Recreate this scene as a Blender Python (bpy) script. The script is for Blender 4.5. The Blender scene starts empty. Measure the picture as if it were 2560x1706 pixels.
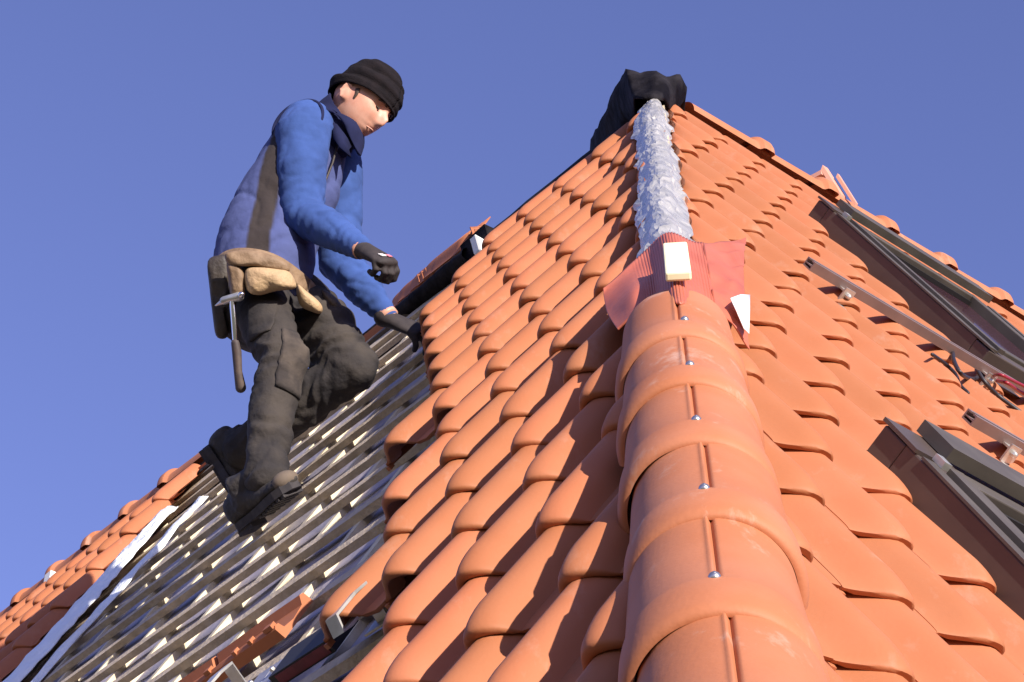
import bpy, bmesh, math, random
import numpy as np
from mathutils import Vector, Matrix, noise
random.seed(7); rng = np.random.default_rng(7)
D = bpy.data; SC = bpy.context.scene; COL = SC.collection

# ------------------------------------------------------------------ camera
TH = 1.0527261415139804                       # roof pitch
CAMR = np.array([[0.6381902102455557, 0.7698777724055137, 0.001212890208282285],
                 [0.4722310852401507, -0.39269925662722954, 0.789167343455956],
                 [0.6080386975182113, -0.503066108379749, -0.6141770371155307]])
CC = np.array([3.68810861, -3.75239141, -5.17696754]); FPX = 4927.308
cam = D.cameras.new('camera'); cam.lens = FPX * 36 / 2560; cam.sensor_width = 36; cam.clip_end = 2000; cam.clip_start = .05
co = D.objects.new('camera', cam); COL.objects.link(co); SC.camera = co
co.matrix_world = Matrix(((*CAMR[:, 0], CC[0]), (*CAMR[:, 1], CC[1]), (*CAMR[:, 2], CC[2]), (0, 0, 0, 1))) if False else \
    Matrix(((CAMR[0][0], CAMR[1][0], CAMR[2][0], CC[0]), (CAMR[0][1], CAMR[1][1], CAMR[2][1], CC[1]),
            (CAMR[0][2], CAMR[1][2], CAMR[2][2], CC[2]), (0, 0, 0, 1)))

# ------------------------------------------------------------------ sky, sun, exposure
SUN = Vector((.94, -.13, .255)).normalized()
w = D.worlds.new('World'); SC.world = w; w.use_nodes = True
nt = w.node_tree; bg = nt.nodes['Background']
sky = nt.nodes.new('ShaderNodeTexSky'); sky.sky_type = 'NISHITA'; sky.sun_disc = False
sky.sun_elevation = math.asin(SUN.z); sky.sun_rotation = math.atan2(SUN.x, SUN.y)
sky.air_density = 1.0; sky.dust_density = .25; sky.ozone_density = 1.5
mx = nt.nodes.new('ShaderNodeMix'); mx.data_type = 'RGBA'; mx.blend_type = 'MULTIPLY'; mx.inputs[0].default_value = 1
mx.inputs[7].default_value = (.80, .735, 1.27, 1)
gm = nt.nodes.new('ShaderNodeGamma'); gm.inputs[1].default_value = .80
nt.links.new(sky.outputs[0], gm.inputs[0]); nt.links.new(gm.outputs[0], mx.inputs[6]); nt.links.new(mx.outputs[2], bg.inputs[0])
bg.inputs[1].default_value = .135
sl = D.lights.new('sun', 'SUN'); sl.energy = 5.0; sl.angle = math.radians(.55); sl.color = (1, .93, .82)
so = D.objects.new('sun', sl); COL.objects.link(so); so.rotation_euler = SUN.to_track_quat('Z', 'Y').to_euler()
so.location = (8, -4, 8)
SC.view_settings.view_transform = 'Standard'; SC.view_settings.look = 'None'; SC.view_settings.gamma = 1
SC.view_settings.exposure = .74

# ------------------------------------------------------------------ frames of the two slopes
c, s_ = math.cos(TH), math.sin(TH)
X = np.array([1, 0, 0.]); UL = np.array([0, c, s_]); NL = np.array([0, -s_, c])
Y = np.array([0, 1., 0]); UR = np.array([-c, 0, s_]); NR = np.array([s_, 0, c])
HD = np.array([1, -1, -math.tan(TH)]); HD /= np.linalg.norm(HD)
HN = np.array([math.tan(TH), -math.tan(TH), 2]); HN /= np.linalg.norm(HN)
HS = np.cross(HN, HD); HS /= np.linalg.norm(HS)          # across the hip
if HS @ Y < 0: HS = -HS                                     # towards the right slope
def PL(x, u, h=0): return X * x + UL * u + NL * h
def PR(y, u, h=0): return Y * y + UR * u + NR * h
def PH(s, a=0, h=0): return HD * s + HS * a + HN * h
def ray(px, py): return CAMR.T @ np.array([(px - 1280) / FPX, -(py - 853) / FPX, -1.])
def at(px, py, t): return CC + t * ray(px, py)

# ------------------------------------------------------------------ materials
MATS = {}
def mat(name, col, rough=.6, metal=0., var=.0, vscale=8., col2=None, bump=0., bscale=60., spec=.5, trans=0, island=0., coat=0., sheen=0., detail=6, bdist=.01, scuff=0.):
    if name in MATS: return MATS[name]
    m = D.materials.new(name); m.use_nodes = True; t = m.node_tree; b = t.nodes['Principled BSDF']
    b.inputs['Roughness'].default_value = rough; b.inputs['Metallic'].default_value = metal
    b.inputs['Specular IOR Level'].default_value = spec
    b.inputs['Coat Weight'].default_value = coat; b.inputs['Sheen Weight'].default_value = sheen
    geo = t.nodes.new('ShaderNodeNewGeometry')
    src = None
    base = t.nodes.new('ShaderNodeRGB'); base.outputs[0].default_value = (*col, 1); src = base.outputs[0]
    if col2 is not None or var:
        n = t.nodes.new('ShaderNodeTexNoise'); n.inputs['Scale'].default_value = vscale; n.inputs['Detail'].default_value = detail
        t.links.new(geo.outputs['Position'], n.inputs['Vector'])
        r = t.nodes.new('ShaderNodeMapRange'); r.inputs[1].default_value = .38; r.inputs[2].default_value = .64
        t.links.new(n.outputs[0], r.inputs[0])
        k = t.nodes.new('ShaderNodeMix'); k.data_type = 'RGBA'; t.links.new(r.outputs[0], k.inputs[0]); t.links.new(src, k.inputs[6])
        c2 = col2 if col2 is not None else tuple(v * (1 - var) for v in col)
        k.inputs[7].default_value = (*c2, 1); src = k.outputs[2]
    if scuff:
        mp = t.nodes.new('ShaderNodeMapping'); mp.inputs['Scale'].default_value = (1, 1, .35); t.links.new(geo.outputs['Position'], mp.inputs['Vector'])
        n = t.nodes.new('ShaderNodeTexNoise'); n.inputs['Scale'].default_value = 11; n.inputs['Detail'].default_value = 9; n.inputs['Roughness'].default_value = .72
        t.links.new(mp.outputs[0], n.inputs['Vector'])
        r = t.nodes.new('ShaderNodeMapRange'); r.inputs[1].default_value = .57; r.inputs[2].default_value = .74; r.inputs[4].default_value = scuff
        t.links.new(n.outputs[0], r.inputs[0]); k = t.nodes.new('ShaderNodeMix'); k.data_type = 'RGBA'
        t.links.new(r.outputs[0], k.inputs[0]); t.links.new(src, k.inputs[6]); k.inputs[7].default_value = (.50, .33, .26, 1); src = k.outputs[2]
    if island:
        hs = t.nodes.new('ShaderNodeHueSaturation'); t.links.new(src, hs.inputs['Color'])
        mr = t.nodes.new('ShaderNodeMapRange'); mr.inputs[3].default_value = 1 - island; mr.inputs[4].default_value = 1 + island
        t.links.new(geo.outputs['Random Per Island'], mr.inputs[0]); t.links.new(mr.outputs[0], hs.inputs['Value']); src = hs.outputs[0]
        mr2 = t.nodes.new('ShaderNodeMath'); mr2.operation = 'MULTIPLY_ADD'
        t.links.new(geo.outputs['Random Per Island'], mr2.inputs[0]); mr2.inputs[1].default_value = -.005; mr2.inputs[2].default_value = .5025
        t.links.new(mr2.outputs[0], hs.inputs['Hue'])
    t.links.new(src, b.inputs['Base Color'])
    if bump:
        n = t.nodes.new('ShaderNodeTexNoise'); n.inputs['Scale'].default_value = bscale; n.inputs['Detail'].default_value = 4
        t.links.new(geo.outputs['Position'], n.inputs['Vector'])
        bp = t.nodes.new('ShaderNodeBump'); bp.inputs['Strength'].default_value = bump; bp.inputs['Distance'].default_value = bdist
        t.links.new(n.outputs[0], bp.inputs['Height']); t.links.new(bp.outputs[0], b.inputs['Normal'])
    MATS[name] = m; return m
mat('clay', (.385, .132, .058), rough=.6, var=0, col2=(.395, .142, .066), vscale=9, bump=.10, bscale=130, island=.09, spec=.25, bdist=.004, scuff=.28)
mat('clay_cap', (.40, .142, .062), rough=.6, col2=(.43, .168, .088), vscale=6, bump=.12, bscale=140, island=.05, spec=.3, bdist=.004, scuff=.8)
mat('clay_dark', (.30, .085, .045), rough=.6, col2=(.40, .13, .07), vscale=14)
mat('wood_old', (.44, .345, .235), rough=.85, col2=(.56, .45, .33), vscale=22, bump=.5, bscale=90)
mat('wood_new', (.66, .57, .40), rough=.7, col2=(.56, .46, .31), vscale=18, bump=.2, bscale=120)
mat('wood_cream', (.86, .80, .55), rough=.6, col2=(.82, .74, .48), vscale=20)
mat('wood_dark', (.11, .085, .075), rough=.85, col2=(.17, .135, .115), vscale=15, bump=.4)
mat('membrane', (.40, .35, .37), rough=.6, col2=(.26, .24, .29), vscale=5, bump=.5, bscale=12, bdist=.02, spec=.35)
mat('white_film', (.93, .94, .95), rough=.35, col2=(.84, .87, .9), vscale=9, bump=.7, bscale=30, bdist=.02)
mat('alu', (.88, .83, .74), rough=.24, metal=.55, col2=(.60, .57, .52), vscale=25, bump=.15, bscale=60, bdist=.004)
mat('black_film', (.006, .005, .007), spec=.06, rough=.75, col2=(.025, .022, .026), vscale=10, bump=.5, bscale=25, bdist=.02)
mat('red_film', (.42, .105, .060), rough=.42, col2=(.46, .13, .08), vscale=7, spec=.4, bump=.2, bscale=30)
mat('white_plastic', (.86, .86, .84), rough=.4)  # pale blocks, and the white glare piece on the hip roll
mat('zinc', (.62, .60, .58), rough=.38, metal=.7, col2=(.5, .48, .45), vscale=30)
mat('alu_rail', (.27, .19, .18), rough=.5, metal=.4, col2=(.22, .155, .15), vscale=12)
mat('frame_brown', (.062, .044, .040), rough=.45, col2=(.078, .058, .05), vscale=7, spec=.5)
mat('frame_grey', (.062, .050, .043), rough=.55, col2=(.085, .070, .060), vscale=9)
mat('glass', (.05, .02, .03), rough=.06, spec=.8)
mat('gasket', (.012, .01, .012), rough=.6)
mat('steel_red', (.55, .27, .2), rough=.5)
mat('screw', (.55, .52, .5), rough=.3, metal=.9)
mat('maroon', (.12, .012, .018), rough=.6, col2=(.18, .02, .03), vscale=30)
mat('cable_black', (.02, .015, .02), rough=.5); mat('cable_red', (.26, .015, .03), rough=.4)
mat('plaster', (.6, .57, .5), rough=.9, var=.15, vscale=3, bump=.3)
mat('soil', (.12, .13, .06), rough=.95, col2=(.2, .17, .1), vscale=.6, bump=.5, bscale=3)
mat('skin', (.62, .33, .24), rough=.48, col2=(.56, .26, .18), vscale=25, spec=.4)
mat('hair', (.05, .03, .02), rough=.7)
mat('knit', (.010, .008, .010), rough=1, col2=(.015, .011, .013), vscale=30, bump=.5, bscale=260, spec=.15)
mat('navy', (.009, .011, .040), rough=.95, col2=(.013, .016, .055), vscale=14, spec=.2)
mat('sleeve_blue', (.036, .080, .27), rough=.95, col2=(.026, .060, .205), vscale=12, bump=.5, bscale=40, sheen=.0, bdist=.004)
mat('trouser', (.015, .012, .014), rough=.9, col2=(.046, .036, .030), vscale=7, bump=.7, bscale=26, detail=8, bdist=.012)
mat('trouser_patch', (.032, .025, .023), rough=.95, col2=(.085, .065, .052), vscale=11, bump=.6, bscale=30)
mat('glove', (.022, .016, .018), rough=.8, col2=(.034, .025, .026), vscale=40)
mat('boot', (.020, .016, .017), rough=.75, col2=(.045, .036, .03), vscale=16, bump=.5, bscale=60)
mat('boot_toe', (.13, .095, .07), rough=.85, col2=(.12, .09, .07), vscale=25)
mat('sole', (.022, .018, .022), rough=.8, col2=(.04, .033, .035), vscale=30)
mat('leather_tan', (.44, .30, .165), rough=.7, col2=(.38, .25, .14), vscale=14, bump=.5, bscale=60)
mat('leather_dark', (.03, .022, .02), rough=.6, col2=(.06, .045, .035), vscale=18, bump=.4)
mat('leather_brown', (.17, .105, .06), rough=.7, col2=(.25, .16, .095), vscale=22, bump=.4)
mat('grip', (.055, .04, .04), rough=.7, col2=(.09, .06, .05), vscale=40)
mat('chrome', (.8, .8, .82), rough=.15, metal=1)
mat('logo_white', (.75, .72, .72), rough=.6); mat('logo_red', (.7, .2, .25), rough=.6)

def vest_material():
    m = D.materials.new('vest_cloth'); m.use_nodes = True; t = m.node_tree; b = t.nodes['Principled BSDF']
    b.inputs['Roughness'].default_value = .92; b.inputs['Sheen Weight'].default_value = 0
    geo = t.nodes.new('ShaderNodeNewGeometry')
    at_ = t.nodes.new('ShaderNodeAttribute'); at_.attribute_name = 'panel'
    n = t.nodes.new('ShaderNodeTexNoise'); n.inputs['Scale'].default_value = 13; n.inputs['Detail'].default_value = 5
    t.links.new(geo.outputs['Position'], n.inputs['Vector'])
    k = t.nodes.new('ShaderNodeMix'); k.data_type = 'RGBA'; k.inputs[6].default_value = (.068, .086, .225, 1); k.inputs[7].default_value = (.045, .058, .17, 1)
    t.links.new(n.outputs[0], k.inputs[0])
    k2 = t.nodes.new('ShaderNodeMix'); k2.data_type = 'RGBA'; t.links.new(k.outputs[2], k2.inputs[6]); k2.inputs[7].default_value = (.026, .018, .018, 1)
    t.links.new(at_.outputs['Fac'], k2.inputs[0]); t.links.new(k2.outputs[2], b.inputs['Base Color'])
    n2 = t.nodes.new('ShaderNodeTexNoise'); n2.inputs['Scale'].default_value = 34; t.links.new(geo.outputs['Position'], n2.inputs['Vector'])
    bp = t.nodes.new('ShaderNodeBump'); bp.inputs['Strength'].default_value = .5; bp.inputs['Distance'].default_value = .006
    t.links.new(n2.outputs[0], bp.inputs['Height']); t.links.new(bp.outputs[0], b.inputs['Normal'])
    MATS['vest'] = m
vest_material()

# ------------------------------------------------------------------ object helpers
def tag(o, label=None, cat=None, group=None, kind=None):
    if label: o['label'] = label
    if cat: o['category'] = cat
    if group: o['group'] = group
    if kind: o['kind'] = kind
    return o
def empty(name, loc, label, cat, group=None):
    o = D.objects.new(name, None); COL.objects.link(o); o.location = Vector(loc); o.empty_display_size = .1
    return tag(o, label, cat, group)
def mk(name, V, F, m, parent=None, smooth=False, angle=None):
    me = D.meshes.new(name); V = np.asarray(V, float)
    off = np.array(parent.matrix_basis.translation) if parent is not None and parent.type == 'EMPTY' else np.zeros(3)
    if parent is None: off = V.mean(0)
    elif parent.type == 'MESH':
        p = parent; off = np.zeros(3)
        while p is not None: off = off + np.array(p.location); p = p.parent
    me.from_pydata((V - off).tolist(), [], F if isinstance(F, list) else F.tolist()); me.update()
    ms = m if isinstance(m, (list, tuple)) else [m]
    for q in ms: me.materials.append(MATS[q])
    o = D.objects.new(name, me); COL.objects.link(o)
    if parent is not None: o.parent = parent
    else: o.location = Vector(off)
    if smooth:
        me.polygons.foreach_set('use_smooth', [True] * len(me.polygons))
        if angle: me.set_sharp_from_angle(angle=math.radians(angle))
    return o
class MB:
    def __init__(s): s.V = []; s.F = []
    def add(s, V, F):
        o = len(s.V); s.V += [tuple(map(float, v)) for v in V]; s.F += [tuple(int(i) + o for i in f) for f in F]; return s
    def box(s, o, a, b, cc):
        """box from corner o spanned by vectors a, b, cc"""
        o, a, b, cc = map(lambda q: np.asarray(q, float), (o, a, b, cc))
        P = [o, o + a, o + a + b, o + b, o + cc, o + a + cc, o + a + b + cc, o + b + cc]
        F = [(0, 3, 2, 1), (4, 5, 6, 7), (0, 1, 5, 4), (1, 2, 6, 5), (2, 3, 7, 6), (3, 0, 4, 7)]
        if np.dot(np.cross(a, b), cc) < 0: F = [f[::-1] for f in F]
        return s.add(P, F)
    def tube(s, pts, r, n=12, hint=None, ratio=1., caps=True):
        """pts list of 3D, r list of radii (number or (ra, rb)); rounded ends"""
        pts = [np.asarray(p, float) for p in pts]; k = len(pts)
        rr = [(q if isinstance(q, (tuple, list)) else (q, q * ratio)) for q in (r if isinstance(r, (list, tuple)) else [r] * k)]
        rings = []; tr_ = hint is None; hint = np.asarray((0.31, -.62, .72) if tr_ else hint, float)
        for i in range(k):
            d = pts[min(i + 1, k - 1)] - pts[max(i - 1, 0)]; d /= np.linalg.norm(d)
            a = hint - d * (hint @ d)
            if np.linalg.norm(a) < 1e-3: a = np.cross(d, [1, 0, 0.1])
            a /= np.linalg.norm(a); b = np.cross(d, a); hint = a if tr_ else hint; rings.append((pts[i], a, b, rr[i], d))
        out = []
        if caps:
            p, a, b, (ra, rb), d = rings[0]; m_ = min(ra, rb)
            for f in (.96, .75, .4): out.append((p - d * m_ * f, a, b, (ra * math.sqrt(1 - f * f), rb * math.sqrt(1 - f * f)), d))
        out += rings
        if caps:
            p, a, b, (ra, rb), d = rings[-1]; m_ = min(ra, rb)
            for f in (.4, .75, .96): out.append((p + d * m_ * f, a, b, (ra * math.sqrt(1 - f * f), rb * math.sqrt(1 - f * f)), d))
        V = []; F = []
        for (p, a, b, (ra, rb), d) in out:
            for j in range(n):
                t = 2 * math.pi * j / n; V.append(p + a * ra * math.cos(t) + b * rb * math.sin(t))
        for i in range(len(out) - 1):
            for j in range(n):
                j2 = (j + 1) % n; F.append((i * n + j, i * n + j2, (i + 1) * n + j2, (i + 1) * n + j))
        F.append(tuple(range(n))[::-1]); F.append(tuple((len(out) - 1) * n + j for j in range(n)))
        return s.add(V, F)
    def ball(s, cc, ax, n=16):
        """ellipsoid, ax = 3 vectors"""
        V = []; F = []; m_ = n // 2
        for i in range(m_ + 1):
            p = math.pi * i / m_
            for j in range(n):
                t = 2 * math.pi * j / n
                V.append(np.asarray(cc) + ax[0] * math.sin(p) * math.cos(t) + ax[1] * math.sin(p) * math.sin(t) + ax[2] * math.cos(p))
        for i in range(m_):
            for j in range(n): F.append((i * n + j, (i + 1) * n + j, (i + 1) * n + (j + 1) % n, i * n + (j + 1) % n))
        return s.add(V, F)
    def build(s, name, m, parent=None, smooth=False, angle=None): return mk(name, s.V, s.F, m, parent, smooth, angle)
def remesh(o, vox, smooth=4, folds=None, sub=False):
    md = o.modifiers.new('r', 'REMESH'); md.mode = 'VOXEL'; md.voxel_size = vox; md.use_smooth_shade = True
    if smooth:
        sm = o.modifiers.new('s', 'SMOOTH'); sm.iterations = smooth; sm.factor = .5
    if folds:
        for i, (strength, size, typ) in enumerate(folds):
            tx = D.textures.new(o.name + '_fold%d' % i, 'CLOUDS' if typ == 'C' else 'MUSGRAVE')
            tx.noise_scale = size
            if typ == 'C': tx.noise_depth = 1
            dm = o.modifiers.new('d%d' % i, 'DISPLACE'); dm.texture = tx; dm.strength = strength; dm.mid_level = .5 if typ == 'C' else .35
            dm.texture_coords = 'LOCAL'
    return o
def bake(o):
    """turn the evaluated modifiers into the object's mesh"""
    bpy.context.view_layer.update()
    dg = bpy.context.evaluated_depsgraph_get(); ev = o.evaluated_get(dg)
    me = D.meshes.new_from_object(ev, depsgraph=dg); old = o.data; o.modifiers.clear(); o.data = me; me.name = o.name
    me.polygons.foreach_set('use_smooth', [True] * len(me.polygons)); return o
def sheet(P, closed=False):
    """grid of points P[i][j] -> V, F"""
    P = np.asarray(P); a, b = P.shape[:2]; V = P.reshape(-1, 3); F = []
    for i in range(a - 1):
        for j in range(b - 1): F.append((i * b + j, (i + 1) * b + j, (i + 1) * b + j + 1, i * b + j + 1))
    return V, F
def thick(o, t, off=0):
    m_ = o.modifiers.new('t', 'SOLIDIFY'); m_.thickness = t; m_.offset = off; return o

# ------------------------------------------------------------------ ground and house
GZ = -8.6
g = mk('ground', [(-600, -600, GZ), (600, -600, GZ), (600, 600, GZ), (-600, 600, GZ)], [(0, 1, 2, 3)], 'soil'); g['kind'] = 'structure'
house = empty('house', (0, 0, GZ), 'steep tiled house roof, half stripped to its battens, orange clay tiles on both slopes', 'house')
UE = -6.75                                    # eaves, measured down the slope
ye = UE * c; ze = UE * s_
# walls under the eaves (L-shaped house)
mb = MB()
outer = [(-ye - .35, ye + .35), (-9, ye + .35), (-9, 3.2), (-3.2, 3.2), (-3.2, 9), (-ye - .35, 9)]
n_ = len(outer); V = [(x, y, GZ) for x, y in outer] + [(x, y, ze + .2) for x, y in outer]
F = [(i, i + n_, (i + 1) % n_ + n_, (i + 1) % n_) for i in range(n_)]
mb.add(V, F); mb.build('wall', 'plaster', house)
# slopes turned away from the street
mb = MB()
a0 = np.array([.15, 0, -.01]); L9 = np.array([-9.3, 0, -.01])
dn = np.array([0, c, -s_]) * 6.5
mb.box(L9, np.array([9.2, 0, 0]), dn, np.array([0, -s_, -c]) * .06)
dn2 = np.array([-c, 0, -s_]) * 6.5
mb.box(np.array([0, .1, -.01]), np.array([0, 9.2, 0]), dn2, np.array([s_, 0, -c]) * .06)
mb.build('rear_roof_slope', 'clay', house)
# underlay sheets
def corner_sheet(P, name, h, m):
    return mk(name, P, [(0, 1, 2, 3)], m, house)
hu = -.071
nU, nX = 60, 110
def under(x0, x1, u0, u1):
    Pg = []
    for i in range(nU + 1):
        u = u0 + (u1 - u0) * i / nU; row = []
        for j in range(nX + 1):
            x = min(x0 + (x1 - x0) * j / nX, -u * c - .01)
            hh = hu + .010 * noise.noise(Vector((x * 2.2, u * 9, 0))) - .006 * abs(math.sin((x + .2087) / .3014 * math.pi))
            row.append(PL(x, u, hh))
        Pg.append(row)
    return sheet(Pg)
V, F = under(-9.3, 3.4, -.02, UE); F = [f[::-1] for f in F]
mk('roof_underlay', V, F, 'membrane', house, smooth=True)
mk('roof_underlay', [PR(.02 * 0 + 0, -.02, -.09), PR(9.3, -.02, -.09), PR(9.3, UE, -.09), PR(UE * c, UE, -.09)], [(0, 3, 2, 1)], 'black_film', house)

# ------------------------------------------------------------------ tile field
TW, TG = .1959, .272
def tile_template():
    xs = np.array([-.074, -.070, -.062, -.052, -.040, -.028, -.016, -.004, .006, .015, .024, .033, .040, .045, .049, .053, .085, .124])
    def prof(x):
        H = .058
        if x < .002:
            t = min(1, max(0, (x + .070) / .072)); return H * (.35 * math.sin(t * math.pi / 2) + .65 * t * t * (3 - 2 * t))
        if x < .050: return H * max(0, 1 - ((x - .002) / .048) ** 2.1) ** .60
        return -.006 * math.sin(math.pi * min(1, max(0, (x - .050) / .076)))
    vs = [.290, .20, .10, .036, .027, .018, .010, .005, .0015, 0.]; NT = len(vs); R_ = .036
    P = []
    for v in vs:
        # the nose of the roll is rounded: it bends down and its middle reaches lower than its flanks
        row = []; q = max(0, (R_ - v) / R_); dq = 1 - math.sqrt(max(0, 1 - q * q))
        for x in xs:
            hh = max(0, prof(x)) / .055
            z = prof(x) + .030 * (1 - v / TG) - dq * (.003 + .012 * hh)
            vv = v - .030 * hh * (1 - v / R_) if v < R_ else v
            row.append((x, vv, z))
        P.append(row)
    # front face and return underneath
    for (dv, dz0) in ((.0015, .006), (.004, .009), (.06, .010)):
        row = []
        for (x, vv, z) in P[NT - 1]:
            dz = dz0 + (.004 if -.062 < x < .048 else 0)
            row.append((x, vv + dv, z - dz + ((.001 + .007 * max(0, prof(x)) / .055) if dv > .05 else 0) - .030 * dv / TG * (dv > .01)))
        P.append(row)
    P = np.array(P)
    V, F = sheet(P); b = len(xs)
    V = list(map(tuple, V)); 
    # left side skirt
    k0 = len(V)
    for i in range(NT): x, v, z = P[i][0]; V.append((x + .001, v, z - .016))
    for i in range(NT - 1): F.append((i * b, k0 + i, k0 + i + 1, (i + 1) * b))
    # little lug at the lower left corner of the cover roll
    lx, lv = -.074, .018
    k1 = len(V)
    for dx in (-.003, .008):
        for dv in (-.006, .014):
            for dz in (-.010, .001): V.append((lx + dx, lv + dv - .018, .018 + dz))
    F += [tuple(k1 + i for i in f) for f in ((0, 1, 3, 2), (4, 6, 7, 5), (0, 4, 5, 1), (2, 3, 7, 6), (0, 2, 6, 4), (1, 5, 7, 3))]
    return np.array(V), F
TV, TF = tile_template()
def field(name, tiles, side, label=None, jit=1., lim=None):
    Vs = []; Fs = []; off = 0
    for (x0, u0) in tiles:
        v = TV.copy()
        v[:, 0] += rng.normal(0, .0012) * jit; yaw = rng.normal(0, .006) * jit
        v[:, 0], v[:, 1] = v[:, 0] - yaw * v[:, 1], v[:, 1] + yaw * v[:, 0]
        v[:, 2] += rng.normal(0, .0012) * jit + v[:, 1] * rng.normal(0, .006) * jit
        if side == 'R': v[:, 2] *= .76
        x = v[:, 0] + x0; u = v[:, 1] + u0 + rng.normal(0, .002) * jit
        if side == 'L': x = np.minimum(x, -u * c - .012)
        else: x = np.maximum(x, u * c + .012)
        if lim: x = lim(x, u)
        if side == 'L': P = x[:, None] * X + u[:, None] * UL + v[:, 2:3] * NL
        else: P = x[:, None] * Y + u[:, None] * UR + v[:, 2:3] * NR
        Vs.append(P); Fs += [tuple(i + off for i in f) for f in TF]; off += len(TV)
    o = mk(name, np.concatenate(Vs), Fs, 'clay', house, smooth=True, angle=50)
    if label: o['label'] = label
    return o
LX0, LU0 = 1.7904, -4.4037
left_lim = {1: -2, 2: -4, 3: -4, 4: -5, 5: -5, 6: -7, 7: -7, 8: -8, 9: -9, 10: -10, 11: -11, 12: -12, 13: -12, 14: -12}
tl = []
for nu in range(-8, 15):
    u = LU0 + nu * TG
    lo = left_lim.get(nu, -2)
    for nh in range(lo, 20):
        x = LX0 + nh * TW
        if x - .07 < -u * c - .02: tl.append((x, u))
field('tile_field', tl, 'L', 'laid rows of orange rolled clay tiles between the battens and the hip')
tl = []
for nu in range(-8, 16):
    u = LU0 + nu * TG
    for nh in range(-56, -24): tl.append((LX0 + nh * TW, u))
field('tile_field', tl, 'L', 'orange tiles still in place beyond the stripped part of the roof')
RY0, RU0 = -.7437 + .068, -2.4721
WIN = [(.22, 1.02, -1.98, -.86), (-1.42, -.63, -4.84, -3.675)]
WH = .016
tl = []
for k in range(-8, 16):
    u = RU0 - k * TG
    for n in range(-22, 48):
        y = RY0 + n * TW
        if y + .12 < u * c: continue
        if any(a + .02 < y < b - .03 and d < u + .14 < e for a, b, d, e in WIN): continue
        tl.append((y, u))
field('tile_field', tl, 'R', 'sunlit slope of orange clay tiles with two roof windows')

# ------------------------------------------------------------------ battens and counter battens (left slope)
BG = TG
k = 0
def xr_of(u):
    nu = (u - LU0) / TG; 
    return LX0 + left_lim.get(int(math.floor(nu)), -2) * TW + .5 if nu > 0 else 1.9
for k in range(-7, 19):
    u = -1.9381 - k * BG
    if u > -.1 or u < UE + .1: continue
    x1 = min(xr_of(u), -u * c - .15); m_ = MB()
    pts = []
    # slightly warped long lath, in sections
    n = 14; x0 = -3.35
    ph = random.random() * 9
    P = []
    for i in range(n + 1):
        x = x0 + (x1 - x0) * i / n; du = .004 * math.sin(ph + x * 1.3) + .002 * math.sin(ph * 3 + x * 4); dh = .0015 * math.sin(ph + x * 3)
        P.append([PL(x, u + du, -.056 + dh), PL(x, u + du, -.034 + dh), PL(x, u + du + .046, -.034 + dh), PL(x, u + du + .046, -.056 + dh), PL(x, u + du, -.056 + dh)])
    V, F = sheet(P); m_.add(V, F)
    m_.build('batten', 'wood_old', house)
for mm in range(-11, 10):
    x = -.2087 + mm * .3014 + .016; u1 = min(-.06, -(x + .1) / c if x > 0 else -.06)
    o = MB().box(PL(x, UE, -.080), X * .030, UL * (u1 - UE), NL * .0235).build('counter_batten', 'wood_new', house)
# boards along the ridge and the black roll over it
MB().box(PL(-7, -.255, -.045), X * 6.9, UL * .10, NL * .03).build('ridge_board', 'wood_old', house)
MB().box(PL(-7, -.135, -.045), X * 6.9, UL * .115, NL * .045).build('ridge_board', 'wood_dark', house)
P = []
for i in range(80):
    x = -8.5 + 8.4 * i / 79; row = []
    for j, (a, hh) in enumerate([(-.10, .006), (-.08, .010), (-.05, .016), (-.02, .022), (.02, .026)]):
        row.append(PL(x, (a if x > -1.0 or x < -2.95 else a * .35) + .010 * noise.noise(Vector((x * 3, j * .7, 1))), hh + .008 * noise.noise(Vector((x * 4, j * 1.3, 5)))))
    for (a, hh) in ((.05, .02), (.14, .0)): row.append(np.array([x, a * c * 1.2 + .02, -a * s_ + hh + .04]))
    P.append(row)
V, F = sheet(P); o = mk('ridge_roll', V, [f[::-1] for f in F], 'black_film', house, smooth=True); thick(o, .006)
o['label'] = 'black ridge membrane along the stripped ridge'

# ------------------------------------------------------------------ caps (half round with a collar at the lower end)
def cap_mesh(A, T, Nn, L, r0, r1, collar=.075, span=100, seam=True, cr=.016):
    """A start (upper end) on the axis, T unit axis direction, Nn up; r0 small end, r1 big end"""
    T = T / np.linalg.norm(T); Nn = Nn - T * (Nn @ T); Nn /= np.linalg.norm(Nn); S = np.cross(T, Nn)
    st = [(0, r0), (.25 * L, r0 + (r1 - r0) * .25), (.5 * L, r0 + (r1 - r0) * .5), (L - collar - .016, r1 - .001), (L - collar - .006, r1 + .003),
          (L - collar, r1 + cr * .8), (L - collar + .008, r1 + cr), (L - .014, r1 + cr + .001), (L - .004, r1 + cr - .003), (L, r1 + cr - .008), (L, r1 + .001 - .009), (L - .05, r1 - .01)]
    P = []
    na = 170
    for d, r in st:
        row = []
        for j in range(na + 1):
            a = math.radians(-span + 2 * span * j / na); rr = r
            if seam and d < L - collar - .01: rr += .0030 * math.exp(-(((a - .03) * r / .003) ** 2)) - .0070 * math.exp(-(((a + .02) * r / .0026) ** 2))
            row.append(A + T * d + Nn * rr * math.cos(a) + S * rr * math.sin(a) * 1.03)
        P.append(row)
    return sheet(P)
CS0, CSG = 4.05, .3154
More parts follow.
